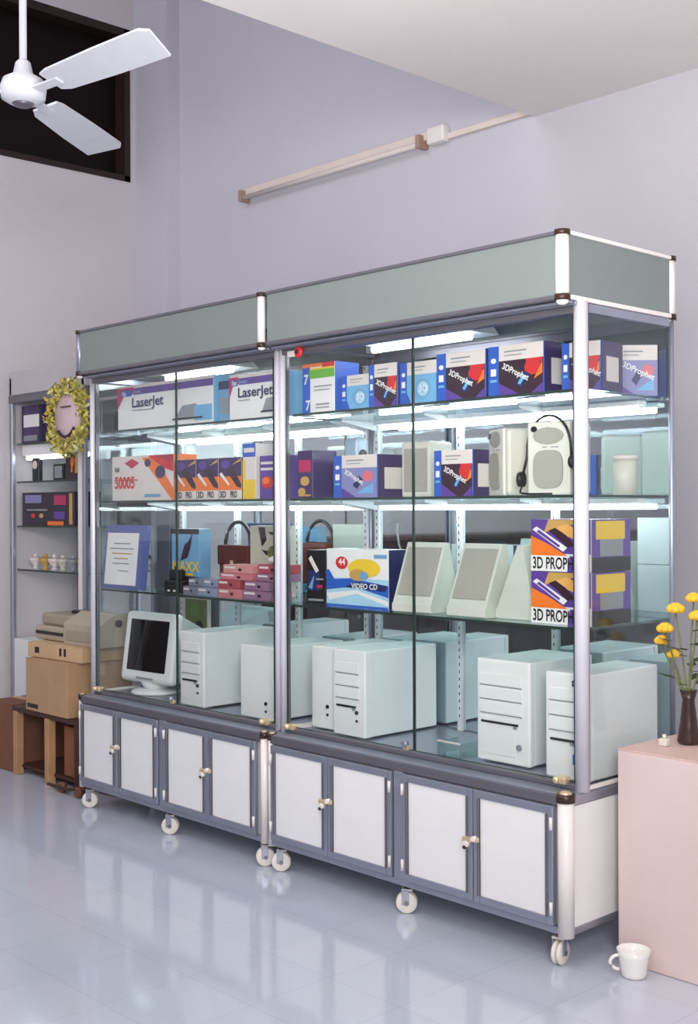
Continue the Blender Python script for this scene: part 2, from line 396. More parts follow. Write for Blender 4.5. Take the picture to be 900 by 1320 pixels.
    for k, (a, c) in enumerate(((g0, gm-0.003), (gm+0.003, g1))):
        d = MB(B).box(a, c, BP-0.003, BP+0.002, ZD+0.022, ZH-0.038, CGL).build('glass_door', t)
        ed = MB(B)
        for xe in (a, c): ed.box(xe-0.0016, xe+0.0016, BP-0.0034, BP+0.0024, ZD+0.022, ZH-0.038, EDGE)
        ed.box(a, c, BP-0.0034, BP+0.0024, ZD+0.0205, ZD+0.0235, EDGE)
        ed.build('glass_edge', d)
        lx = a+0.035 if k == 0 else c-0.035
        cl = MB(B).box(lx-0.022, lx+0.016, BP-0.022, BP+0.008, ZD+0.012, ZD+0.034, BRASS, 0.006)
        cl.ball((lx-0.016, BP-0.022, ZD+0.024), 0.012, BRASS)
        cl.build('pivot_clamp', d)
    kn = MB(B).cyl((gm-0.035, BP-0.003, ZD+0.040), (gm-0.035, BP-0.020, ZD+0.040), 0.011, ALU, seg=16)
    kn.box(gm-0.048, gm-0.022, BP-0.010, BP+0.006, ZD+0.020, ZD+0.036, BRASS, 0.003)
    kn.build('door_knob', t)
    # --- shelves, standards, brackets
    for z in SH:
        s = MB(B).box(X0+0.030, X1-0.030, BP+0.030, YM-0.010, z-0.008, z, SGL).build('glass_shelf', t)
        MB(B).box(X0+0.030, X1-0.030, BP+0.0285, BP+0.0305, z-0.0085, z+0.0005, EDGE).build('shelf_edge', s)
    for i in range(3 if right_open else 4):
        xx = X0+0.028 + (X1-X0-0.056)*i/3
        b = MB(B).box(xx-0.011, xx+0.011, YM-0.012, YM, ZD, ZH-0.03, mat('standard_white', (222, 224, 226), 0.4), 0.001)
        for q in range(50):
            zz = ZD+0.05+q*0.027
            b.box(xx-0.002, xx+0.002, YM-0.0126, YM-0.011, zz, zz+0.011, INK)
        st = b.build('shelf_standard', t)
        for z in SH:
            MB(B).prism([(xx-0.004, YM-0.012, z-0.009), (xx-0.004, YM-0.20, z-0.009), (xx-0.004, YM-0.20, z-0.016), (xx-0.004, YM-0.012, z-0.045)], (0.008, 0, 0), mat('standard_white', (0, 0, 0))).build('shelf_bracket', st)
    # --- header
    hf = MB(B); e2 = 0.012
    hf.box(X0+0.014, X1-0.014, 0.006, 0.012, ZH+0.010, ZT-0.010, GREENG).build('header_front_panel', t)
    MB(B).box(X0+0.014, X1-0.014, DP-0.012, DP-0.006, ZH+0.010, ZT-0.010, GREENG).build('header_back_panel', t)
    if right_open: MB(B).box(X1-0.012, X1-0.006, 0.014, DP-0.014, ZH+0.010, ZT-0.010, GREENG).build('header_side_panel', t)
    if left_open: MB(B).box(X0+0.006, X0+0.012, 0.014, DP-0.014, ZH+0.010, ZT-0.010, GREENG).build('header_side_panel', t)
    b = MB(B)
    for (z0, z1, mm) in ((ZH-0.002, ZH+0.012, ALUD), (ZT-0.012, ZT, ALUD)):
        b.box(X0+0.01, X1-0.01, 0.0, 0.018, z0, z1, mm, 0.003); b.box(X0+0.01, X1-0.01, DP-0.018, DP, z0, z1, mm, 0.003)
        b.box(X0, X0+0.018, 0.01, DP-0.01, z0, z1, mm, 0.003); b.box(X1-0.018, X1, 0.01, DP-0.01, z0, z1, CREAM if right_open else mm, 0.003)
    b.box(X0+0.01, X1-0.01, 0.016, BP+0.02, ZH-0.001, ZH+0.003, ALUD)
    b.build('header_rail', t)
    MB(B).box(X0+0.02, X1-0.02, 0.02, DP-0.02, ZT-0.012, ZT-0.008, LAM).build('header_top', t)
    for xx, yy in ((X0+0.018, 0.012), (X1-0.018, 0.012), (X0+0.018, DP-0.012), (X1-0.018, DP-0.012)):
        if xx < mid and yy < 0.1 and not left_open: continue
        r = 0.020 if (big and xx > mid) else 0.015
        cb = MB(B); cb.cyl((xx, yy, ZH), (xx, yy, ZT-0.006), r, ALU if (left_open and xx < mid) else CREAM, seg=24)
        o = cb.build('header_column', t)
        MB(B).cyl((xx, yy, ZT-0.014), (xx, yy, ZT+0.001), r+0.003, BRONZE).build('column_cap', o)
        MB(B).cyl((xx, yy, ZH-0.006), (xx, yy, ZH+0.012), r+0.003, BRONZE).ball((xx, yy, ZH-0.006), r*0.95, CREAM, (1, 1, 0.7)).build('column_cap', o)
    # --- lamps: a tray in the header, battens under the upper shelves
    lt = MB(B).prism([(mid-0.50, 0.24, ZH+0.010), (mid-0.50, 0.50, ZH+0.010), (mid-0.50, 0.46, ZH+0.045), (mid-0.50, 0.28, ZH+0.045)], (0.52, 0, 0), LAM).build('lamp_tray', t)
    MB(B).cyl((mid-0.48, 0.37, ZH-0.004), (mid, 0.37, ZH-0.004), 0.013, TUBE, seg=14).build('lamp_tube', lt)
    for z in SH[:2]:
        lt = MB(B).box(mid-0.60, mid+0.60, YM-0.075, YM-0.030, z-0.026, z-0.010, LAM, 0.003).build('lamp_batten', t)
        MB(B).cyl((mid-0.58, YM-0.052, z-0.036), (mid+0.58, YM-0.052, z-0.036), 0.0085, TUBE, seg=12).build('lamp_tube', lt)
    return t
cabinet('display_cabinet', 'right hand glass display cabinet on casters, holding wedge speakers and blue boxes', -1.36, 0.0, False, True, True)
cabinet('display_cabinet', 'left hand glass display cabinet on casters, holding the monitor and framed certificate', -2.68, -1.36, True, False, False)

# red ball tag at the top of the middle post
t = thing('hanging_tag', 'small red round tag hung on the top rail beside the middle post', 'tag', (-1.235, BP-0.012, 1.892))
MB((-1.235, BP-0.012, 1.892)).ball((-1.235, BP-0.021, 1.892), 0.021, RED, (1, 0.42, 1)).cyl((-1.235, BP-0.032, 1.892), (-1.235, BP-0.029, 1.892), 0.008, MAROON, seg=12).build('disc', t)
MB((-1.235, BP-0.012, 1.892)).box(-1.30, -1.25, BP-0.020, BP-0.0125, 1.878, 1.900, CREAMP, 0.002).build('paper_strip', t)

# ------------------------------------------------------------------ printed boxes
def pbox(name, label, cat, x0, x1, y, d, z, h, body, decals=(), rz=0.0, group=None, side=None, top=None, lean=0.0):
    w = x1-x0; z += 0.0006
    b = MB()
    b.box(0, w, 0, d, 0, h, body, 0.0012, seg=1)
    e = 0.0007
    def P(face, u, v, k=1):
        if face == 'F': return (u*w, -e*k, v*h)
        if face == 'R': return (w+e*k, u*d, v*h)
        if face == 'L': return (-e*k, (1-u)*d, v*h)
        return (u*w, v*d, h+e*k)
    if side: b.poly([P('R', *q) for q in ((0, 0), (1, 0), (1, 1), (0, 1))], side)
    if top: b.poly([P('T', *q) for q in ((0, 0), (1, 0), (1, 1), (0, 1))], top)
    k = 1.0
    for dc in decals:
        k += 0.35
        if dc[0] == 't':
            _, face, s, u, v, size, mm, st = dc[:8]
            ang = dc[8] if len(dc) > 8 else 0
            o = P(face, u, v, k)
            if face == 'F': U, V = Vector((math.cos(ang), 0, math.sin(ang))), Vector((-math.sin(ang), 0, math.cos(ang)))
            elif face == 'R': U, V = Vector((0, math.cos(ang), math.sin(ang))), Vector((0, -math.sin(ang), math.cos(ang)))
            else: U, V = Vector((math.cos(ang), math.sin(ang), 0)), Vector((-math.sin(ang), math.cos(ang), 0))
            b.text(s, o, U, V, size, mm, st, bold=0.022)
        elif dc[0] == 'e':   # ellipse
            _, face, u, v, ru, rv, mm = dc[:7]
            b.poly([P(face, u+ru*math.cos(a*PI/8), v+rv*math.sin(a*PI/8), k) for a in range(16)], mm)
        else:
            face, mm, pts = dc
            if len(pts) == 2: (a0, b0), (a1, b1) = pts; pts = ((a0, b0), (a1, b0), (a1, b1), (a0, b1))
            b.poly([P(face, u, v, k) for u, v in pts], mm)
    o = b.build(name)
    o.location = (x0, y, z); o.rotation_euler = (-lean, 0, rz)
    return tag(o, label, cat, group)

# --- right cabinet, top shelf: the row of blue spined boxes
z1, z2, z3, zd = SH[0], SH[1], SH[2], ZD
g1 = 'boxes on the top shelf of the right cabinet'
pbox('product_box', 'white carton with orange and green bands, leftmost on the right cabinet top shelf', 'box', -1.31, -1.135, .15, .12, z1, .183, WHITE,
     (('F', BLUE, ((0, 0), (.24, .93))), ('F', ORANGE, ((0, .93), (.62, 1))), ('F', RED, ((.62, .90), (1, 1))), ('F', YELLOW, ((.24, .87), (1, .91))), ('F', GREEN, ((.22, .70), (1, .87))),
      ('t', 'F', '7', .04, .60, .05, WHITE, 1), ('t', 'F', '7', .10, .08, .05, WHITE, 1), ('F', GREY, ((.36, .52), (.92, .545))), ('F', GREY, ((.36, .45), (.86, .47))), ('F', GREY, ((.42, .16), (.84, .19))), ('F', GREY, ((.42, .10), (.84, .12)))), side=BLUE, group=g1)
def card_box(x0, x1, y, z, h, label, var, d=.16, rz=0.0, g=g1):
    dc = [('F', BLUE, ((0, 0), (.2, 1))), ('F', CREAMP, ((.2, .70), (1, 1))), ('F', GREY, ((.3, .86), (.7, .89))), ('F', GREY, ((.3, .79), (.62, .81))),
          ('e', 'F', .1, .72, .05, .05, WHITE), ('F', WHITE, ((.05, .42), (.15, .56))), ('F', LBLUE, ((.04, .30), (.16, .35))),]
    if var == 'dark':
        dc += [('F', MAROON, ((.2, 0), (1, .70))), ('F', PURPLE, ((.2, 0), (.62, 0), (.2, .28))), ('e', 'F', .82, .53, .15, .15, RED), ('F', RED, ((.70, .62), (.99, .70))), ('F', ORANGE, ((.84, .30), (.99, .40), (.99, .62))),
               ('F', NAVY, ((.50, .22), (.62, .14), (.78, .40), (.66, .48))), ('F', LBLUE, ((.55, .24), (.60, .21), (.70, .37), (.65, .40))),
               ('t', 'F', '3DProphet', .26, .56, .026*h/.16, WHITE, .95, -.42), ('F', PURPLE, ((.76, 0), (1, .0), (1, .22)))]
    elif var == 'light':
        dc += [('F', LBLUE, ((.2, 0), (1, .70))), ('e', 'F', .62, .36, .24, .24, SKY), ('e', 'F', .64, .36, .15, .17, mat('print_pale_blue', (168, 208, 228), .4)), ('e', 'F', .64, .36, .07, .09, LBLUE),
               ('F', BLUE, ((.2, 0), (.34, 0), (.2, .3))), ('t', 'F', '3D', .54, .30, .03, WHITE, 1)]
    else:
        dc += [('F', mat('print_violet_grey', (132, 132, 180), .4), ((.2, 0), (1, .70))), ('e', 'F', .80, .50, .12, .12, mat('print_pink_red', (214, 110, 120), .4)), ('F', LBLUE, ((.55, .10), (.92, .1), (.92, .34))), ('F', PURPLE, ((.2, 0), (.55, 0), (.2, .24))),
               ('F', NAVY, ((.46, .30), (.56, .20), (.70, .42), (.60, .52))), ('t', 'F', '3DProphet', .26, .58, .024*h/.15, WHITE, .95, -.42)]
    dc += [('R', DPURP, ((0, 0), (1, 1))), ('R', CREAMP, ((.2, .2), (.8, .7)))]
    return pbox('product_box', label, 'box', x0, x1, y, d, z, h, BLUE, dc, rz, g)
card_box(-1.133, -.975, .18, z1, .128, 'short blue box with pale swirl front, second from left on the right cabinet top shelf', 'light')
card_box(-.968, -.83, .16, z1, .152, 'narrow blue box with dark maroon front, third from left on the right cabinet top shelf', 'dark')
card_box(-.825, -.655, .17, z1, .146, 'blue box with light blue swirl front, fourth from left on the right cabinet top shelf', 'light')
card_box(-.650, -.440, .165, z1, .160, 'blue spined box with maroon front and red burst, directly left of the widest one', 'dark')
card_box(-.431, -.212, .17, z1, .162, 'widest blue spined box with maroon front, just left of the right post, top shelf', 'dark')
card_box(-.165, .0-.034, .20, z1, .150, 'blue spined box half hidden behind the right front post on the top shelf', 'dark', d=.13, rz=0.12)
card_box(-.124, .028, .385, z1, .158, 'blue spined box turned towards the corner, rearmost at the right end of the top shelf', 'violet', d=.045, rz=.80)
# --- second shelf, right cabinet
g2 = 'boxes on the middle shelf of the right cabinet'
pbox('product_box', 'narrow dark purple and gold box beside the middle post on the right cabinet second shelf', 'box', -1.32, -1.235, .13, .12, z2, .175, DPURP,
     (('F', MAG, ((.1, .55), (.9, .80))), ('e', 'F', .5, .36, .3, .10, GOLD), ('e', 'F', .3, .14, .25, .08, GOLD), ('F', GOLD, ((.1, .04), (.9, .08)))), group=g2)
card_box(-1.165, -.94, .17, z2, .152, 'pale violet fronted blue box standing on the second shelf of the right cabinet', 'violet', g=g2)
card_box(-.668, -.50, .17, z2, .152, 'blue box with dark front touching the grey angled speaker on the second shelf', 'dark', g=g2, d=.10)
# --- third shelf
g3 = 'boxes on the lower shelf of the right cabinet'
pbox('product_box', 'narrow dark box with blue light streaks, leftmost on the right cabinet lower shelf', 'box', -1.315, -1.225, .17, .10, z3, .20, INK,
     (('F', NAVY, ((.05, .25), (.7, .62))), ('F', SKY, ((.08, .3), (.42, .55), (.3, .28))), ('F', CREAMP, ((.10, .84), (.25, .90), (.66, .62), (.5, .58))), ('F', GREY, ((.5, .45), (.9, .48))), ('F', MAG, ((.55, .30), (.85, .36))), ('F', GREY, ((.1, .06), (.9, .10)))), group=g3, rz=0.15)
pbox('product_box', 'glossy white and blue box with a yellow splash and red emblem on the lower shelf', 'box', -1.205, -.885, .17, .10, z3, .208, WHITE,
     (('F', mat('print_pale_blue', (0, 0, 0)), ((.0, .0), (1, .5))), ('F', BLUE, ((0, .28), (.45, .36), (1, .20), (1, .40), (.4, .50), (0, .46))), ('F', WHITE, ((.05, .10), (.5, .24), (1, .06), (1, .14), (.5, .30), (0, .22))),
      ('F', NAVY, ((.3, .34), (.95, .30), (.99, .40), (.5, .44))), ('e', 'F', .62, .68, .26, .16, YELLOW), ('e', 'F', .52, .56, .14, .10, GOLD), ('e', 'F', .26, .76, .10, .11, RED), ('t', 'F', '44', .21, .72, .035, WHITE, 1), ('e', 'F', .62, .55, .07, .07, SKY),
      ('F', SKY, ((.78, .86), (.98, .92))), ('t', 'F', 'VIDEO CD', .42, .33, .026, WHITE, 1.1), ('F', BLUE, ((0, 0), (1, .04))), ('F', BLUE, ((0, .46), (.14, .48), (.05, .64), (0, .62)))), side=NAVY, group=g3)
def prophet(z, label, txt='3D PROPHET'):
    h = .158
    return pbox('product_box', label, 'box', -.262, -.04, .17, .20, z, h, WHITE,
     (('F', PURPLE, ((0, .34), (1, 1))), ('F', GOLD, ((.22, .74), (.95, .98), (.9, .99), (.3, .99))), ('F', ORANGE, ((0, .30), (.62, .30), (.30, .52), (0, .68))), ('F', mat('print_amber', (230, 170, 90), .4), ((.36, .80), (.86, .56), (.92, .72), (.6, .92))),
      ('F', MAROON, ((.30, .78), (.42, .84), (.60, .70), (.74, .50), (.62, .46), (.48, .62))), ('F', WHITE, ((.03, .80), (.10, .86), (.62, .46), (.55, .38))), ('F', PURPLE, ((.1, .76), (.14, .8), (.5, .5), (.48, .46))),
      ('F', WHITE, ((0, 0), (1, .30))), ('F', PURPLE, ((.62, 0), (.99, 0), (.99, .30), (.66, .30))), ('F', YELLOW, ((.88, .02), (.99, .02), (.99, .34), (.90, .32))),
      ('t', 'F', txt, .03, .05, .050, INK, .66), ('R', PURPLE, ((0, 0), (1, 1))), ('R', YELLOW, ((.1, .62), (.85, .97))), ('R', GREY, ((.2, .30), (.8, .62))), ('R', INK, ((.0, .0), (1, .28)))), group='stacked purple and orange boxes by the right post')
prophet(z3, 'purple and orange box carrying large black lettering, bottom of the stack by the right post')
prophet(z3+.160, 'purple and orange box carrying large black lettering, top of the stack by the right post')

# --- speakers on the second shelf
def speaker(loc, rz, label, w=.145, h=.225, d=.15):
    t = thing('desktop_speaker', label, 'speaker', loc, rz, 'desktop speakers on the second shelf')
    MB().box(-w/2, w/2, 0.012, d, 0, h, BEIGE, 0.014, seg=3).build('cabinet', t)
    MB().box(-w/2, w/2, 0, 0.014, 0, h, mat('speaker_front', (214, 212, 202), .45), 0.006).build('front_baffle', t)
    b = MB(); pts = []
    for k in range(28):
        a = 2*PI*k/28; c, s = math.cos(a), math.sin(a)
        pts.append((.050*math.copysign(abs(c)**.6, c), -.006, .080+.058*math.copysign(abs(s)**.6, s)))
    b.prism(pts, (0, .008, 0), GRILLE).build('woofer_grille', t)
    MB().prism([(.052*math.cos(k*PI/6), -.004, .182+.026*math.sin(k*PI/6)) for k in range(12)], (0, .006, 0), GRILLE).build('tweeter_grille', t)
    MB().cyl((-.047, 0, h-.022), (-.047, -.008, h-.022), .009, BLACK, seg=16).build('power_knob', t)
    MB().box(-.02, -.006, -.002, .003, .146, .149, GREY).box(.008, .034, -.002, .003, .146, .149, GREY).build('control_mark', t)
    return t
speaker((-.195, .17, z2), 0.18, 'squat beige desktop speaker facing out with a headset hung over it')
speaker((-.428, .20, z2), -0.55, 'beige desktop speaker turned to the left, showing its plain side', h=.215)
t = thing('desktop_speaker', 'plain grey box shaped speaker standing behind the pale violet box', 'speaker', (-.83, .25, z2), 0.1, 'desktop speakers on the second shelf')
MB().box(-.065, .065, 0, .13, 0, .195, BEIGE, .01).build('cabinet', t); MB().box(-.05, .05, -.004, .002, .02, .17, GRILLE, .002).build('woofer_grille', t)
# headset over the facing speaker
t = thing('headset', 'black wired headset draped over the front facing desktop speaker', 'headset', (-.195, .152, z2))
hb = []
for k in range(15):
    a = PI*k/14; hb.append((-.084*math.cos(a), .02, .12+.124*math.sin(a)**.8))
hb = [(-.087, .0, .055)] + hb
MB().tube(hb, .0042, BLACK).build('headband', t)
MB().cyl((-.099, .0, .05), (-.085, .004, .05), .024, BLACK).build('ear_pad', t)
MB().cyl((.087, .02, .10), (.101, .02, .10), .022, BLACK).build('ear_pad', t)
MB().tube([(-.088, 0, .03), (-.080, -.02, .01), (-.06, -.035, .006), (-.03, -.03, .004), (.01, -.035, .004), (.05, -.03, .004)], .003, BLACK).build('cord', t)
t = thing('small_speaker', 'small black speaker beside the violet box, its pale blue body standing for a reflection', 'gadget', (-1.215, .33, z2))
MB().cyl((0, 0, .001), (0, 0, .014), .035, BLACK).build('foot', t)
MB().box(-.035, .035, -.03, .03, .012, .225, mat('pale_blue_reflection', (168, 190, 206), .3), .012, seg=3).build('body', t)  # solid pale blue block painting a blurred reflection
MB().cyl((.034, 0, .10), (.046, 0, .10), .026, BLACK).cyl((.034, 0, .165), (.042, 0, .165), .017, BLACK).build('driver', t)
# cup-like white pot right end second shelf
t = thing('plastic_drum', 'short cream cylinder of discs at the right end of the second shelf', 'disc tub', (-.075, .40, z2))
MB().lathe([(.0, 0.001), (.036, .001), (.036, .11), (.0, .11)], (0, 0, 0), BEIGE).build('tub', t); MB().cyl((0, 0, .11), (0, 0, .122), .038, CREAMP).build('lid', t)

# --- wedge speakers on the lower shelf
def wedge(loc, rz, label):
    t = thing('wedge_speaker', label, 'speaker', (loc[0], loc[1], loc[2]+.001), rz, 'wedge shaped speakers on the lower shelf')
    w, h, d = .165, .235, .15
    prof = [(-w/2, 0, 0), (-w/2, -.0, .03), (-w/2, .085, h), (-w/2, .105, h), (-w/2, d, .03), (-w/2, d, 0)]
    MB().prism(prof, (w, 0, 0), mat('wedge_body', (196, 202, 190), .45)).build('body', t)
    n = Vector((0, -(h-.03), .085)).normalized()*.002
    g = [(-w/2+.012, .01, .058), (w/2-.012, .01, .058), (w/2-.012, .079, h-.016), (-w/2+.012, .079, h-.016)]
    g = [(p[0], .085*(p[2]-.03)/(h-.03)-.004, p[2]) for p in g]
    MB().prism(g, (0, .006, 0), GRILLE).build('grille', t)
    MB().box(-w/2, w/2, -.006, -.0005, 0.002, .030, mat('wedge_foot', (208, 208, 200), .45), .002).build('front_strip', t)
    return t
wedge((-.765, .16, z3), 0.10, 'grey wedge speaker with slanted perforated front, next to the white and blue box')
wedge((-.520, .16, z3), 0.0, 'grey wedge speaker with slanted perforated front, in the middle of the three')
wedge((-.428, .285, z3), -PI/2, 'grey wedge speaker turned sideways beside the purple and orange boxes')

# --- computer towers
def tower(loc, rz, label, w=.20, h=.40, d=.38, style=0):
    t = thing('computer_tower', label, 'computer', loc, rz, 'white computer towers on the cabinet decks')
    MB().box(-w/2, w/2, .02, d, .008, h, PCW, .005).build('casing', t)
    b = MB().box(-w/2-.001, w/2+.001, -.004, .024, .006, h+.001, PCF, .007, seg=3)
    b.build('front_bezel', t)
    dr = MB()
    if style < 3:
        for k in range(3):
            zz = h-.045-k*.045
            dr.box(-w/2+.014, w/2-.03, -.0062, .0, zz-.038, zz, PCF, .002); dr.box(-w/2+.014, w/2-.03, -.0068, .0, zz-.0405, zz-.0385, GREY)
        dr.build('drive_cover', t)
        MB().box(-w/2+.02, w/2-.045, -.0080, -.001, h-.205, h-.198, INK).box(w/2-.062, w/2-.050, -.0085, -.001, h-.214, h-.205, GREY).build('floppy_slot', t)
    if style == 1:
        MB().cyl((w/2-.04, -.003, h-.27), (w/2-.04, -.010, h-.27), .010, GREY, seg=14).build('power_button', t)
        MB().box(-w/2+.01, w/2-.055, -.0055, 0, .03, .15, PCF, .002).build('lower_panel', t)
    elif style == 2:
        MB().box(w/2-.052, w/2-.044, -.008, -.002, .055, h-.24, BLUE).build('blue_stripe', t)
        MB().tube([(w/2-.052, -.006, h-.036), (w/2-.050, -.010, h-.022), (w/2-.03, -.010, h-.018)], .003, INK).build('key_cord', t)
    else:
        MB().cyl((w/2-.04, -.003, h-.22), (w/2-.04, -.009, h-.22), .007, INK, seg=12).cyl((w/2-.04, -.003, h-.25), (w/2-.04, -.008, h-.25), .005, INK, seg=12).build('power_button', t)
    for sx in (-1, 1):
        MB().box(sx*(w/2-.03)-.012, sx*(w/2-.03)+.012, .01, .05, .0005, .009, GREY).build('foot', t)
    return t
tower((-.118, .155, zd), 0.0, 'white computer tower with a vertical blue stripe, next to the right front post', w=.155, h=.325, d=.37, style=2)
tower((-.40, .20, zd), 0.0, 'white computer tower with round power button, left of the blue striped tower', w=.215, h=.335, d=.33, style=1)
tower((-1.08, .165, zd), 0.0, 'white computer tower with two dark buttons and drive covers in the right cabinet', w=.165, h=.315, d=.37, style=0)
tower((-1.255, .20, zd), 0.06, 'narrow white computer tower with one black dot, beside the middle post', w=.125, h=.31, d=.34, style=3)
tower((-2.018, .155, zd), 0.0, 'white computer tower next to the monitor in the left cabinet', w=.165, h=.315, d=.37, style=0)
tower((-1.60, .16, zd), 0.0, 'white computer tower at the right end of the left cabinet deck', w=.20, h=.29, d=.37, style=3)
t = thing('glass_tray', 'small clear plastic tray standing between the towers behind the door seam', 'tray', (-.60, .16, zd))
MB().box(-.05, .05, 0, .10, .001, .006, SGL).box(-.05, -.046, 0, .10, .006, .05, SGL).box(.046, .05, 0, .10, .006, .05, SGL).build('tray', t)
MB().box(-.05, .05, -.002, .0, .048, .054, CREAMP).build('rim', t)

# --- CRT monitor
t = thing('crt_monitor', 'beige CRT monitor with dark screen on a swivel base, left end of the left cabinet', 'monitor', (-2.465, .185, zd), 0.06)
TL = Matrix.Translation((0, .03, .05)) @ Matrix.Rotation(-.14, 4, 'X') @ Matrix.Translation((0, 0, -.05))
MB().box(-.185, .185, 0, .05, .05, .365, PCF, .022, seg=3).build('bezel', t).matrix_parent_inverse = TL
b = MB(); fr = [(-.165, .05, .06), (.165, .05, .06), (.165, .05, .355), (-.165, .05, .355)]; bk = [(-.085, .27, .11), (.085, .27, .11), (.085, .27, .30), (-.085, .27, .30)]
b.bm.verts.ensure_lookup_table()
va = [b.bm.verts.new(p) for p in fr]; vb = [b.bm.verts.new(p) for p in bk]
for k in range(4): b.bm.faces.new((va[k], va[(k+1) % 4], vb[(k+1) % 4], vb[k]))
b.bm.faces.new(vb); b._fin(va+vb, PCW); b.build('tube_housing', t, recalc=True).matrix_parent_inverse = TL
MB().box(-.138, .138, -.003, .006, .10, .33, SCREEN, .004).build('screen', t).matrix_parent_inverse = TL
MB().box(-.06, .06, -.003, .004, .066, .074, GREY).build('control_strip', t).matrix_parent_inverse = TL
MB().lathe([(.05, .018), (.06, .03), (.07, .052)], (0, .10, 0), PCW).build('swivel_neck', t)
MB().lathe([(.11, .001), (.115, .008), (.10, .018), (.05, .022)], (0, .10, 0), PCF).build('base', t)
# --- left cabinet boxes
gl = 'boxes on the top shelf of the left cabinet'
def printer_box(x0, x1, y, h, label, rz=0.0):
    pbox('product_box', label, 'box', x0, x1, y, .24, z1, h, WHITE,
     (('F', PURPLE, ((.18, .78), (1, .93))), ('F', CREAMP, ((0, .93), (1, 1))), ('F', MAG, ((0, .80), (.18, .96))), ('F', MAG, ((0, .48), (.08, .80), (0, .80))), ('F', BLUE, ((.04, .76), (.16, .9))),
      ('t', 'F', 'hp', .055, .79, .026, WHITE, 1.1), ('t', 'F', 'invent', .19, .81, .020, LBLUE, 1), ('t', 'F', 'LaserJet', .16, .50, .058*h/.19, NAVY, 1.25), ('F', GREY, ((.17, .42), (.40, .44))),
      ('F', GREY, ((.62, .12), (.70, .42), (.84, .44), (.88, .12))), ('F', LBLUE, ((.82, .08), (.99, .40))), ('F', INK, ((.60, .12), (.90, .16)))), rz, gl, side=LBLUE)
printer_box(-2.565, -1.86, .15, .195, 'long white printer carton with purple band, left end of the left cabinet top shelf')
pbox('product_box', 'pale blue carton wedged between the two white printer cartons', 'box', -1.85, -1.755, .17, .18, z1, .165, SKY,
     (('F', GREY, ((.1, .2), (.9, .6))), ('F', NAVY, ((0, .8), (1, 1)))), group=gl)
printer_box(-1.74, -1.41, .14, .175, 'shorter white printer carton with purple band, beside the middle post')
g5 = 'boxes on the middle shelf of the left cabinet'
pbox('product_box', 'white modem box with red diamond mark and orange diagonal, left end of the middle shelf', 'box', -2.60, -2.125, .14, .12, z2, .195, CREAMP,
     (('F', ORANGE, ((.50, .95), (.72, .95), (1, .25), (1, 0), (.98, 0))), ('F', RED, ((.60, .99), (1, .99), (1, .62), (.86, .70))), ('F', mat('print_crimson', (176, 40, 60), .4), ((.70, .99), (1, .99), (1, .80))), ('F', MAG, ((.22, .84), (.34, .94), (.46, .84), (.34, .72))), ('F', RED, ((.30, .84), (.34, .88), (.40, .84), (.34, .79))),
      ('e', 'F', .60, .83, .05, .09, DPURP), ('e', 'F', .80, .62, .08, .14, DPURP), ('t', 'F', '56K', .05, .66, .026, INK, 1), ('t', 'F', '50005', .05, .28, .072, RED, .9), ('F', SKY, ((.55, .08), (.80, .14))), ('F', RED, ((.05, .45), (.44, .47)))), side=ORANGE, group=g5)
for k in range(3):
    xa = -2.10+k*.150
    pbox('product_box', ('purple and orange box, %s of the three identical ones beside the modem box' % ('left', 'middle', 'right')[k]), 'box', xa, xa+.147, .13, .12, z2, .165, CREAMP,
      (('F', ORANGE, ((0, .22), (1, .60))), ('F', DPURP, ((0, .55), (1, 1))), ('F', MAROON, ((.34, .70), (.6, .78), (1, .36), (1, .26), (.8, .30))), ('e', 'F', .3, .84, .2, .1, PURPLE), ('F', GOLD, ((.6, .82), (.98, .90), (.98, .98))),
       ('t', 'F', '3D', .05, .045, .036, INK, .95), ('t', 'F', 'PRO', .52, .045, .036, INK, .62), ('F', WHITE, ((.05, .60), (.14, .66), (.5, .36), (.46, .32)))), side=MAROON, group='purple and orange boxes on the left middle shelf')
pbox('product_box', 'slim box with cream and yellow front and blue top on the left cabinet middle shelf', 'box', -1.645, -1.565, .13, .10, z2, .215, CREAMP,
     (('F', BLUE, ((0, .76), (1, 1))), ('F', YELLOW, ((0, 0), (1, .35))), ('F', CREAMP, ((.1, .84), (.9, .92))), ('F', YELLOW, ((.0, .35), (.2, .7)))), group=g5)
pbox('product_box', 'purple box with an orange oval next to the middle post on the left middle shelf', 'box', -1.553, -1.40, .14, .12, z2, .165, PURPLE,
     (('e', 'F', .30, .38, .24, .14, RED), ('e', 'F', .25, .42, .14, .08, ORANGE), ('F', CREAMP, ((.05, .80), (.8, .86))), ('F', CREAMP, ((.05, .66), (.6, .72)))), group=g5)
t = thing('artificial_plant', 'small green artificial plant set behind the orange boxes on the left middle shelf', 'plant', (-1.80, .34, z2))
MB().lathe([(.03, .001), (.035, .03), (.045, .09), (.040, .088), (.0, .08)], (0, 0, 0), MAROON).build('pot', t)
b = MB()
for k in range(60):
    a = random.uniform(0, 2*PI); e_ = random.uniform(.2, 1.4); L = random.uniform(.05, .11); base = Vector((0, 0, .09))
    dr_ = Vector((math.cos(a)*math.cos(e_), math.sin(a)*math.cos(e_), math.sin(e_))); sd = dr_.cross(Vector((0, 0, 1))).normalized()*.009
    c = base+dr_*L*.6; b.poly([base, c+sd, base+dr_*L+Vector((0, 0, -.01)), c-sd], mat('leaf_green', (108, 142, 74), .6))
b.build('foliage', t)

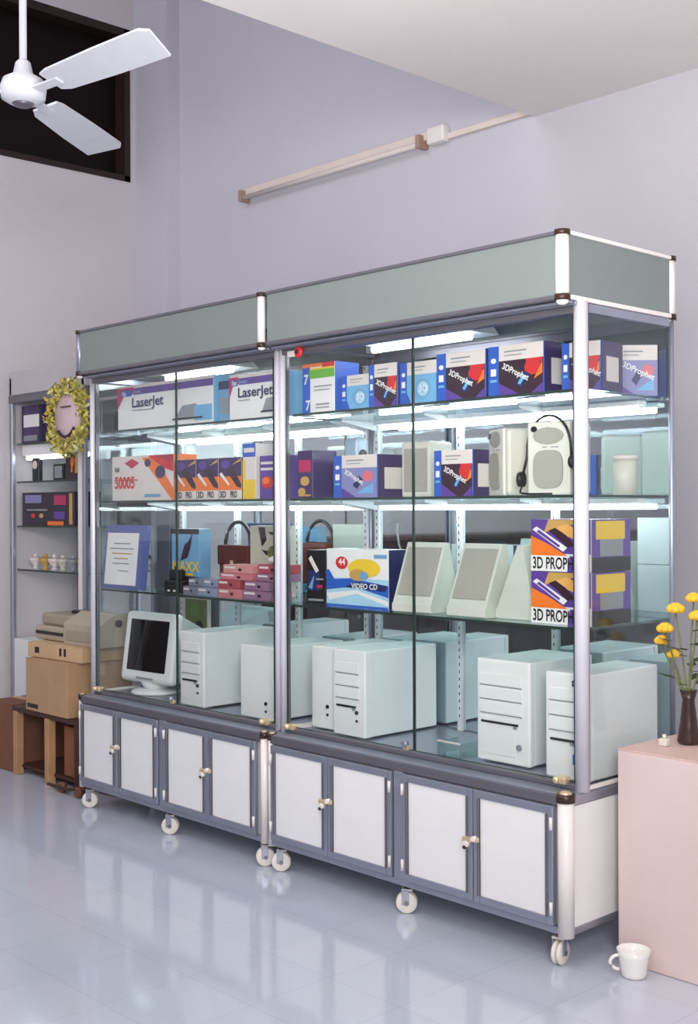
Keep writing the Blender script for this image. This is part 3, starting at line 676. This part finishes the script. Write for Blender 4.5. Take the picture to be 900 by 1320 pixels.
# --- left cabinet lower shelf
t = thing('framed_certificate', 'white certificate in a blue frame leaning at the left end of the shelf', 'certificate', (-2.664, .122, z3+.001), 0.0)
R_ = Matrix.Rotation(-0.10, 4, 'X')
b = MB()
b.box(0, .335, 0, .015, 0.002, .285, mat('frame_blue', (86, 98, 156), .4), .002, mx=R_); b.build('frame', t)
b = MB()  .box(.022, .270, -.003, .002, .02, .250, WHITE, mx=R_)
for k, (a, c) in enumerate(((.08, .21), (.05, .24), (.07, .23), (.09, .20), (.08, .21))):
    b.box(a, c, -.0042, -.002, .20-k*.022, .205-k*.022, GOLD if k in (2, 3) else GREY, mx=R_)
b.box(.13, .21, -.0042, -.002, .08, .084, GREY, mx=R_); b.build('paper', t)
pbox('product_box', 'sky blue box with black tree shape and yellow lettering behind the black adapter', 'box', -2.235, -2.03, .20, .06, z3, .27, SKY,
     (('F', INK, ((0, .92), (1, 1))), ('F', INK, ((.0, 0), (.04, 1))), ('F', MAROON, ((.35, .5), (.5, .75), (.62, .8), (.8, .95), (.7, .7), (.6, .55))), ('F', INK, ((0.04, 0), (1, .26))), ('t', 'F', 'MAXX', .08, .34, .060, YELLOW, 1.1), ('F', YELLOW, ((.1, .27), (.8, .31)))), group='boxes on the lower shelf of the left cabinet')
t = thing('power_adapter', 'chunky black adapter block in front of the sky blue box', 'adapter', (-2.20, .14, z3))
MB().box(0, .125, 0, .05, .001, .055, BLACK, .006).build('body', t); MB().box(.02, .105, .01, .04, .052, .10, BLACK, .008).build('upper_block', t)
MB().box(.03, .045, -.003, .002, .008, .016, CREAMP).box(.07, .085, -.003, .002, .008, .016, CREAMP).build('label_dots', t)
t = thing('leather_bag', 'brown leather camera bag with a black loop strap', 'bag', (-2.03, .30, z3))
LEA = mat('brown_leather', (112, 48, 34), .5, var=.15, scale=20)
MB().box(0, .20, 0, .09, .02, .20, LEA, .014, seg=3).build('body', t)
MB().box(-.003, .203, -.006, .02, .12, .205, mat('dark_leather', (92, 38, 28), .5), .008).build('flap', t)
MB().tube([(.01+.18*(.5-.5*math.cos(PI*k/12)), .03, .19+.11*math.sin(PI*k/12)) for k in range(13)], .008, BLACK).build('strap', t)
MB().box(.09, .11, -.010, -.002, .10, .14, BRASS, .003).build('buckle', t)
pbox('product_box', 'cream box with dark blotches and green leaves, standing behind the pink stack', 'box', -1.815, -1.60, .30, .06, z3, .285, mat('print_bone', (198, 194, 178), .5),
     [('F', MAROON, ((.25, .98), (.45, .98), (.5, .8), (.36, .7))), ('F', INK, ((.55, .92), (.95, .9), (.9, .85), (.6, .88))), ('F', INK, ((.35, .66), (.62, .64), (.5, .58))), ('e', 'F', .7, .62, .17, .10, OLIVE), ('F', INK, ((.6, .44), (.86, .6), (.78, .38))), ('F', MAROON, ((0, .36), (.5, .38), (.5, .35), (0, .33))), ('F', INK, ((.25, .3), (.4, .34), (.35, .04), (.22, .06))), ('F', INK, ((.5, .3), (.8, .22), (.8, .18), (.5, .24)))], group='boxes on the lower shelf of the left cabinet')
mats_p = (mat('pack_pink', (196, 116, 122), .5), mat('pack_rose', (206, 138, 136), .5), mat('pack_mauve', (146, 104, 134), .5), mat('pack_red', (168, 72, 84), .5), mat('pack_slate', (118, 122, 142), .5), mat('pack_blue_grey', (134, 142, 166), .5))
lab_col = ('pink', 'rose', 'mauve', 'dull red', 'slate', 'blue grey')
def pack(x, y, z, w, h, d, mi_, label, rz=0.0, g='small flat packs piled on the left lower shelf'):
    pbox('small_pack', label, 'pack', x, x+w, y, d, z, h, mats_p[mi_], (('F', CREAMP, ((.06, .55), (.45, .8))), ('F', INK, ((.55, .3), (.66, .6)))), rz, g)
pack(-1.975, .15, z3, .13, .034, .10, 5, 'blue grey flat pack, bottom right of the slate pile left of the pink stack')
pack(-2.075, .15, z3, .095, .034, .09, 4, 'slate flat pack, bottom left of the pile beside the black adapter')
pack(-2.05, .16, z3+.0352, .10, .032, .09, 4, 'slate flat pack, top left of the pile under the brown bag')
pack(-1.945, .16, z3+.0352, .10, .032, .09, 5, 'blue grey flat pack, top right of the pile under the brown bag')
pack(-1.835, .15, z3, .15, .036, .11, 0, 'pink flat pack, bottom left of the tall pink stack')
pack(-1.835, .15, z3+.0372, .14, .034, .11, 3, 'dull red flat pack, second from bottom on the left of the pink stack')
pack(-1.82, .15, z3+.0724, .20, .026, .11, 0, 'pink flat pack third from bottom of the pink stack')
pack(-1.80, .15, z3+.0996, .18, .032, .11, 1, 'rose flat pack on the very top of the pink stack')
pack(-1.675, .15, z3, .17, .036, .11, 2, 'mauve flat pack, bottom of the pile next to the middle post')
pack(-1.665, .15, z3+.0372, .16, .034, .11, 2, 'mauve flat pack, second in the pile next to the middle post', rz=-.04)
pack(-1.60, .16, z3+.0726, .15, .030, .10, 2, 'mauve flat pack, third in the pile next to the middle post')
pack(-1.59, .16, z3+.1036, .14, .034, .10, 3, 'dull red flat pack, top of the pile next to the middle post')
t = thing('computer_mouse', 'white computer mouse with its pale cord standing on the mauve packs', 'mouse', (-1.52, .20, z3+.1386))
MB().ball((0, 0, .018), .03, CREAMP, (1, 1.4, .6)).build('body', t); MB().tube([(0, .03, .02), (0, .05, .06), (0, .06, .12), (0.01, .07, .15)], .004, CREAMP).build('cord', t)
# poster against the mirror behind the tower
pbox('plant_picture', 'tall framed picture of green leaves standing behind the monitor', 'picture', -2.60, -2.40, .525, .012, zd, .42, CREAMP,
     (('F', mat('print_moss', (120, 128, 84), .6), ((.08, .04), (.92, .96))), ('e', 'F', .55, .75, .32, .16, OLIVE), ('e', 'F', .45, .85, .2, .08, mat('leaf_green', (0, 0, 0))), ('e', 'F', .62, .65, .16, .08, INK)))

# ------------------------------------------------------------------ the second showcase further back on the left
BX0, BX1, BY0, BY1 = -4.24, -3.43, .5, .95
B = (BX0, BY0, 0)
t = thing('wall_showcase', 'smaller glass showcase standing against the left wall behind the cartons', 'display cabinet', B)
b = MB(B)
for x in (BX0+.012, BX1-.02):
    for y in (BY0+.012, BY1-.012): b.box(x-.014, x+.014, y-.012, y+.012, 0, 2.07, ALU, .004)
b.build('frame', t)
MB(B).box(BX1-.075, BX1-.036, BY0, BY0+.02, .55, 1.96, CREAM, .004).build('front_stile', t)
MB(B).box(BX0, BX1, BY0, BY1, 1.97, 2.10, mat('showcase_header', (190, 186, 190), .5), .004).build('header', t)
MB(B).box(BX0, BX1, BY0-.006, BY0+.02, 1.925, 1.968, ALUD, .004).build('header_rail', t)
MB(B).box(BX0+.01, BX1-.01, BY0+.01, BY1-.01, .08, .60, LAM, .004).build('base_body', t)
MB(B).box(BX0+.03, BX1-.04, BY1-.02, BY1-.012, .60, 1.95, MIRROR).build('mirror_back', t)
for z in (1.70, 1.485, 1.236, .991):
    s = MB(B).box(BX0+.03, BX1-.04, BY0+.03, BY1-.03, z-.008, z, SGL).build('glass_shelf', t)
    MB(B).box(BX0+.03, BX1-.04, BY0+.028, BY0+.031, z-.009, z+.001, EDGE).build('shelf_edge', s)
MB(B).box(-4.0, -3.975, BY1-.035, BY1-.022, .60, 1.95, mat('standard_white', (0, 0, 0))).build('shelf_standard', t)
s = MB(B).box(BX0+.05, BX1-.08, BY0+.05, BY0+.11, 1.63, 1.69, LAM, .004).build('lamp_batten', t)
MB(B).cyl((BX0+.06, BY0+.08, 1.618), (BX1-.10, BY0+.08, 1.618), .011, emit('showcase_tube', (0.85, .95, 1.0), 8.0), seg=12).build('lamp_tube', s)
g6 = 'goods in the wall showcase'
pbox('product_box', 'dark purple carton with a white panel on the top shelf of the wall showcase', 'box', -4.19, -3.97, .55, .15, 1.70, .21, DPURP, (('F', WHITE, ((.1, .42), (.9, .75))), ('F', INK, ((.9, 0), (1, 1))), ('F', GREY, ((.1, .05), (.8, .2)))), group=g6)
pbox('photo_frame', 'black photo frame with warm orange portrait shapes, right end of the wall showcase shelf', 'photo frame', -3.72, -3.545, .55, .02, 1.485, .155, INK, (('e', 'F', .40, .62, .11, .18, ORANGE), ('e', 'F', .66, .70, .12, .2, GOLD), ('F', ORANGE, ((.34, .25), (.46, .25), (.44, .5), (.36, .5))), ('F', GOLD, ((.58, .22), (.74, .22), (.74, .56), (.58, .56))), ('F', MAROON, ((.2, .05), (.9, .14)))), group=g6, lean=.05)
pbox('photo_frame', 'small black photo frame with pale grey picture in the wall showcase', 'photo frame', -3.86, -3.75, .56, .02, 1.485, .09, INK, (('F', GREY, ((.14, .14), (.86, .86))),), group=g6)
t = thing('table_clock', 'black upright table clock on the second shelf of the wall showcase', 'clock', (-4.06, .56, 1.486))
MB().box(-.035, .035, 0, .03, 0, .13, BLACK, .006).build('case', t); MB().cyl((0, 0, .09), (0, -.003, .09), .024, CREAMP).build('dial', t)
pbox('product_box', 'wide dark purple carton with small pictures and gold edge in the wall showcase', 'box', -4.17, -3.60, .54, .16, 1.236, .185, mat('print_night', (40, 32, 52), .4),
     (('F', mat('print_violet_grey', (0, 0, 0)), ((.06, .68), (.38, .92))), ('F', MAG, ((.62, .62), (.84, .9))), ('F', PURPLE, ((.62, .2), (.82, .42))), ('F', GOLD, ((.90, .05), (.96, .95))), ('e', 'F', .22, .3, .04, .07, RED), ('e', 'F', .38, .3, .04, .07, GOLD), ('F', ORANGE, ((.5, .02), (.8, .14))), ('F', GREY, ((.1, .45), (.5, .50)))), group=g6)
for k, (x, c, lb) in enumerate(((-4.13, CREAMP, 'cream cup'), (-4.02, GOLD, 'gold cup'), (-3.92, CREAMP, 'white bowl'), (-3.83, mat('print_bone', (0, 0, 0)), 'bone figurine'), (-3.72, GREY, 'grey cup'), (-3.63, OLIVE, 'olive jar'))):
    t = thing('ornament', 'small %s on the lowest shelf of the wall showcase' % lb, 'ornament', (x, .60, .9915), 0, 'ornaments in the wall showcase')
    MB().lathe([(.018, 0), (.022, .004), (.010, .015), (.034, .045), (.038, .065), (.030, .062), (.0, .030)], (0, 0, 0), c).build('bowl', t)
    MB().ball((0, 0, .075), .014, c).build('finial', t)
# yellow garland
t = thing('flower_garland', 'round yellow flower garland with a pale pink centre hung on the wall showcase', 'garland', (-3.455, .42, 1.80))
YL = mat('garland_yellow', (214, 200, 92), .7, var=.2, scale=30); YD = mat('garland_olive', (150, 142, 62), .7, var=.2, scale=30)
fl = MB()
for k in range(900):
    a = random.uniform(0, 2*PI); r = random.uniform(.118, .205)
    c = Vector((r*math.cos(a), random.uniform(-.035, .02), r*math.sin(a)))
    d1 = Vector((random.uniform(-1, 1), random.uniform(-1, .3), random.uniform(-1, 1))).normalized(); d2 = d1.cross(Vector((random.uniform(-1, 1), random.uniform(-1, 1), .5))).normalized()
    L = random.uniform(.012, .022)
    fl.poly([c-d1*L, c-d1*L*.2+d2*L*.5, c+d1*L, c-d1*L*.2-d2*L*.5], (YL, YL, YD, mat('garland_pale', (222, 214, 150), .7))[k % 4])
o = fl.build('petals', t); o['kind'] = 'stuff'
MB().lathe([(.0, -.012), (.12, -.010), (.13, 0), (.12, .012), (0, .014)], (0, 0, 0), mat('garland_pink', (214, 188, 190), .6), mx=Matrix.Rotation(PI/2, 4, 'X')).build('centre_disc', t)
MB().tube([(.10*math.cos(a), -.018, .10*math.sin(a)) for a in [PI+.75+k*.15 for k in range(13)]], .008, MAROON).build('dark_ribbon', t)
MB().tube([(-.05+k*.01, -.018, .055) for k in range(11)], .003, MAROON).build('dark_ribbon', t)
MB().tube([(0, 0, .16), (0, .03, .20), (0, .082, .24)], .003, BRONZE).build('hook', t)

DKW = mat('dark_cupboard_wood', (64, 48, 52), .5, var=.15, scale=6)  # cupboards added out of view to darken the mirror reflections
for k in range(4):
    y0 = -5.4+k*1.05
    t = thing('added_cupboard', 'dark wooden low cupboard added along the left wall to darken the mirrors behind the shelves', 'cupboard', (XL+.01, y0, 0), 0, 'low cupboards added along the left wall')
    Bc = (XL+.01, y0, 0)
    MB(Bc).box(XL+.01, XL+.44, y0, y0+1.03, .001, 1.10, DKW, .004).build('body', t)
    MB(Bc).box(XL+.01, XL+.46, y0, y0+1.03, 1.10, 1.13, mat('cupboard_top', (96, 72, 66), .4), .004).build('top', t)
    for q in range(2):
        d_ = MB(Bc).box(XL+.44, XL+.455, y0+.02+q*.505, y0+.505+q*.505, .06, 1.07, DW_ if False else DKW, .004).build('door', t)
        MB(Bc).cyl((XL+.455, y0+.46+q*.10, .6), (XL+.475, y0+.46+q*.10, .6), .012, ALU, seg=12).build('knob', d_)
# ------------------------------------------------------------------ cartons and stool at the left end
t = thing('low_table', 'low wooden table with dark shelf holding the cartons left of the cabinets', 'table', (-3.16, .30, 0))
TAN = mat('tan_wood', (186, 144, 104), .6, var=.12, scale=10); DW = mat('dark_wood', (70, 40, 30), .6, var=.15, scale=10)
MB().box(-.36, .28, -.17, .22, .318, .342, DW, .003).build('table_top', t)
for sx in (-.335, -.02, .255):
    for sy in (-.15, .20): MB().box(sx-.02, sx+.02, sy-.02, sy+.02, .001, .318, TAN if sx < .2 else DW, .003).build('leg', t)
MB().box(-.34, .26, -.14, .20, .035, .05, DW, .002).build('lower_shelf', t)
def carton(name, label, x0, x1, y0, y1, z0, z1_, m_, rz=0.0, marks=(), g='cartons beside the cabinets'):
    cx, cy = (x0+x1)/2, (y0+y1)/2
    t = thing(name, label, 'carton', (cx, cy, z0), rz, g)
    W_, D_, H_ = x1-x0, y1-y0, z1_-z0
    MB().box(-W_/2, W_/2, -D_/2, D_/2, 0.0005, H_-.004, m_, .003).build('box_body', t)
    f = MB()
    f.box(-W_/2, W_/2, -D_/2, -.002, H_-.004, H_-.001, m_); f.box(-W_/2, W_/2, .002, D_/2, H_-.004, H_-.001, m_)
    f.build('lid_flaps', t)
    MB().box(-W_/2, W_/2, -.025, .025, H_-.0012, H_-.0004, CARD2).box(W_/2, W_/2+.001, -.025, .025, H_-.07, H_-.001, CARD2).build('tape', t)
    if marks:
        for (a, b0, c, d0) in marks: MB().box(-W_/2+a*W_, -W_/2+c*W_, -D_/2-.001, -D_/2+.001, b0*H_, d0*H_, INK).build('printed_mark', t)
    return t
carton('cardboard_carton', 'large brown cardboard carton on the low table, left of the cabinets', -3.36, -2.965, .12, .48, .343, .60, CARD, 0, ((.04, .06, .30, .14),))
carton('cardboard_carton', 'thin light brown carton lying on top of the large carton', -3.40, -2.93, .16, .50, .601, .675, CARD2, .05, ((.14, .3, .22, .7), (.60, .3, .64, .8), (.68, .3, .72, .8)))
carton('cardboard_carton', 'reddish brown carton on the shelf below the low table', -3.10, -2.93, .18, .42, .0505, .29, mat('cardboard_red', (140, 86, 58), .85, var=.1), 0)
carton('cardboard_carton', 'brown carton left of the low table at the edge of the picture', -3.80, -3.56, .14, .46, .001, .34, mat('cardboard_dark', (126, 84, 66), .85, var=.1), .05)
carton('cardboard_carton', 'small flat carton on the floor under the left end of the cabinet', -2.86, -2.73, .22, .45, .001, .09, mat('cardboard_dark', (0, 0, 0)), .1)
# beige machines
BM = mat('beige_machine', (178, 166, 146), .5)
t = thing('dot_matrix_printer', 'beige printer with sloping cover on top of the thin carton', 'printer', (-2.99, .34, .676), 0.0)
MB().prism([(-.16, -.13, 0), (-.16, .14, 0), (-.16, .14, .10), (-.16, .06, .15), (-.16, -.03, .155), (-.16, -.13, .10)], (.31, 0, 0), BM).build('body', t)
MB().box(-.14, .13, -.134, -.128, .02, .07, mat('beige_machine_panel', (160, 150, 130), .5), .002).build('front_panel', t)
MB().box(.10, .13, -.136, -.130, .075, .10, BLACK).build('control_button', t)
MB().cyl((-.17, -.02, .11), (.16, -.02, .11), .018, BLACK, seg=14).build('platen_knob', t)
t = thing('fax_machine', 'grey beige office machine with dark paper slot left of the beige printer', 'printer', (-3.32, .36, .676), 0.0)
MB().box(-.15, .15, -.13, .12, 0, .07, BM, .012).build('body', t); MB().box(-.14, .14, -.10, .12, .07, .13, mat('beige_machine_panel', (0, 0, 0)), .015).build('top_cover', t)
MB().box(-.13, .13, -.135, -.12, .030, .045, BLACK).build('paper_slot', t)
MB().box(.02, .10, -.02, .06, .13, .145, BLACK, .004).build('cassette', t)
t = thing('office_chair_base', 'rusty folding trolley wheels beneath the left end of the cabinet', 'trolley', (-2.86, .10, 0))
MB().tube([(-.25, .0, .02), (-.05, -.02, .03), (.12, .02, .05)], .008, DW).build('bar', t)
for x in (-.12, .03): MB().cyl((x, -.012, .026), (x, .012, .026), .025, mat('rust_wheel', (120, 76, 56), .6)).build('wheel', t)

# ------------------------------------------------------------------ pink block, vase of flowers, mug
t = thing('pink_pedestal', 'pale pink laminated block standing against the right side of the cabinets', 'pedestal', (0.040, .185, 0))
MB().box(0, .62, 0, .34, .001, .617, PINK, .003).build('body', t)
MB().box(.0, .62, 0, .34, .617, .622, mat('pink_top', (218, 186, 176), .45), .001).build('top', t)
t = thing('glass_clamp', 'small cream plug resting on top of the pink block', 'plug', (.118, .31, .6225))
MB().box(-.014, .014, -.012, .012, 0, .022, CREAMP, .004).build('body', t); MB().cyl((0, 0, .020), (0, 0, .034), .006, CREAMP).build('pin', t)
t = thing('flower_vase', 'dark slim vase of yellow roses standing on the pink block', 'vase', (.150, .39, .6225))
MB().lathe([(.03, 0), (.034, .01), (.026, .06), (.018, .13), (.026, .16), (.020, .158), (.0, .10)], (0, 0, 0), mat('vase_dark', (58, 40, 36), .25)).build('vessel', t)
for (x, y, z, r) in ((-.06, -.03, .34, .028), (-.03, -.02, .40, .030), (.03, 0, .38, .028), (-.085, -.01, .30, .024), (.06, .02, .33, .026), (0, .03, .43, .026), (-.05, .0, .26, .022)):
    st_ = MB().tube([(0, 0, .12), (x*.4, y*.4, z*.6), (x, y, z-.01)], .0028, OLIVE).build('stem', t)
    f = MB()
    for q in range(3):
        rr = r*(1-.26*q)
        for k in range(6):
            a = 2*PI*k/6+q*.5; f.ball((x+.45*rr*math.cos(a), y+.45*rr*math.sin(a), z+q*.006), rr*.55, mat('rose_yellow', (240, 190, 50), .55, var=.12, scale=40), (1, 1, .8), seg=8)
    f.build('blossom', t)
b = MB()
for k in range(26):
    a = random.uniform(0, 2*PI); L = random.uniform(.04, .08); z0 = random.uniform(.17, .34)
    base = Vector((.03*math.cos(a), .03*math.sin(a), z0)); d_ = Vector((math.cos(a), math.sin(a), .2)); sd = d_.cross(Vector((0, 0, 1))).normalized()*.016
    b.poly([base, base+d_*L*.5+sd, base+d_*L, base+d_*L*.5-sd], mat('rose_leaf', (48, 62, 34), .6))
b.build('leaves', t)
t = thing('mug', 'white china mug standing on the floor in front of the pink block', 'mug', (.137, .118, 0), math.radians(222))
MB().lathe([(.030, .0005), (.034, .004), (.036, .012), (.043, .060), (.048, .078), (.046, .078), (.040, .058), (.033, .014), (.0, .010)], (0, 0, 0), mat('white_china', (240, 238, 234), .2)).build('cup', t)
MB().tube([(.040+.026*math.sin(PI*k/10), 0, .040+.020*math.cos(PI*k/10)) for k in range(11)], .005, mat('white_china', (0, 0, 0))).build('handle', t)

# ------------------------------------------------------------------ ceiling fan
FW = mat('fan_white', (214, 216, 222), .4)
t = thing('ceiling_fan', 'white three bladed ceiling fan hanging at the upper left before the dark window', 'fan', (-1.765, -.738, 2.78))
MB().cyl((0, 0, .08), (0, 0, ZU-2.78), .013, FW, seg=14).build('down_rod', t)
MB().lathe([(.013, ZU-2.78-.10), (.06, ZU-2.78-.02), (.06, ZU-2.78)], (0, 0, 0), FW).build('canopy', t)
MB().lathe([(.0, -.045), (.05, -.04), (.075, -.025), (.08, .01), (.07, .04), (.035, .06), (.026, .10), (.016, .11)], (0, 0, 0), FW).build('motor_housing', t)
MB().lathe([(.0, -.052), (.03, -.050), (.038, -.042), (.0, -.040)], (0, 0, 0), ALUD).build('bottom_cap', t)
for ang in (6.9, 124.5, 245.7):
    R = Matrix.Rotation(math.radians(ang), 4, 'Z') @ Matrix.Rotation(math.radians(-15), 4, 'X')
    b = MB()
    up = [(.16, -.050), (.20, -.060), (.45, -.070), (.69, -.074), (.725, -.055), (.685, .072), (.45, .070), (.20, .060), (.16, .045)]
    b.prism([(x, y, -.004) for x, y in up], (0, 0, .008), FW, mx=R)
    bl = b.build('blade', t)
    MB().box(.07, .21, -.018, .018, -.012, -.004, FW, .003, mx=R).build('blade_arm', bl)
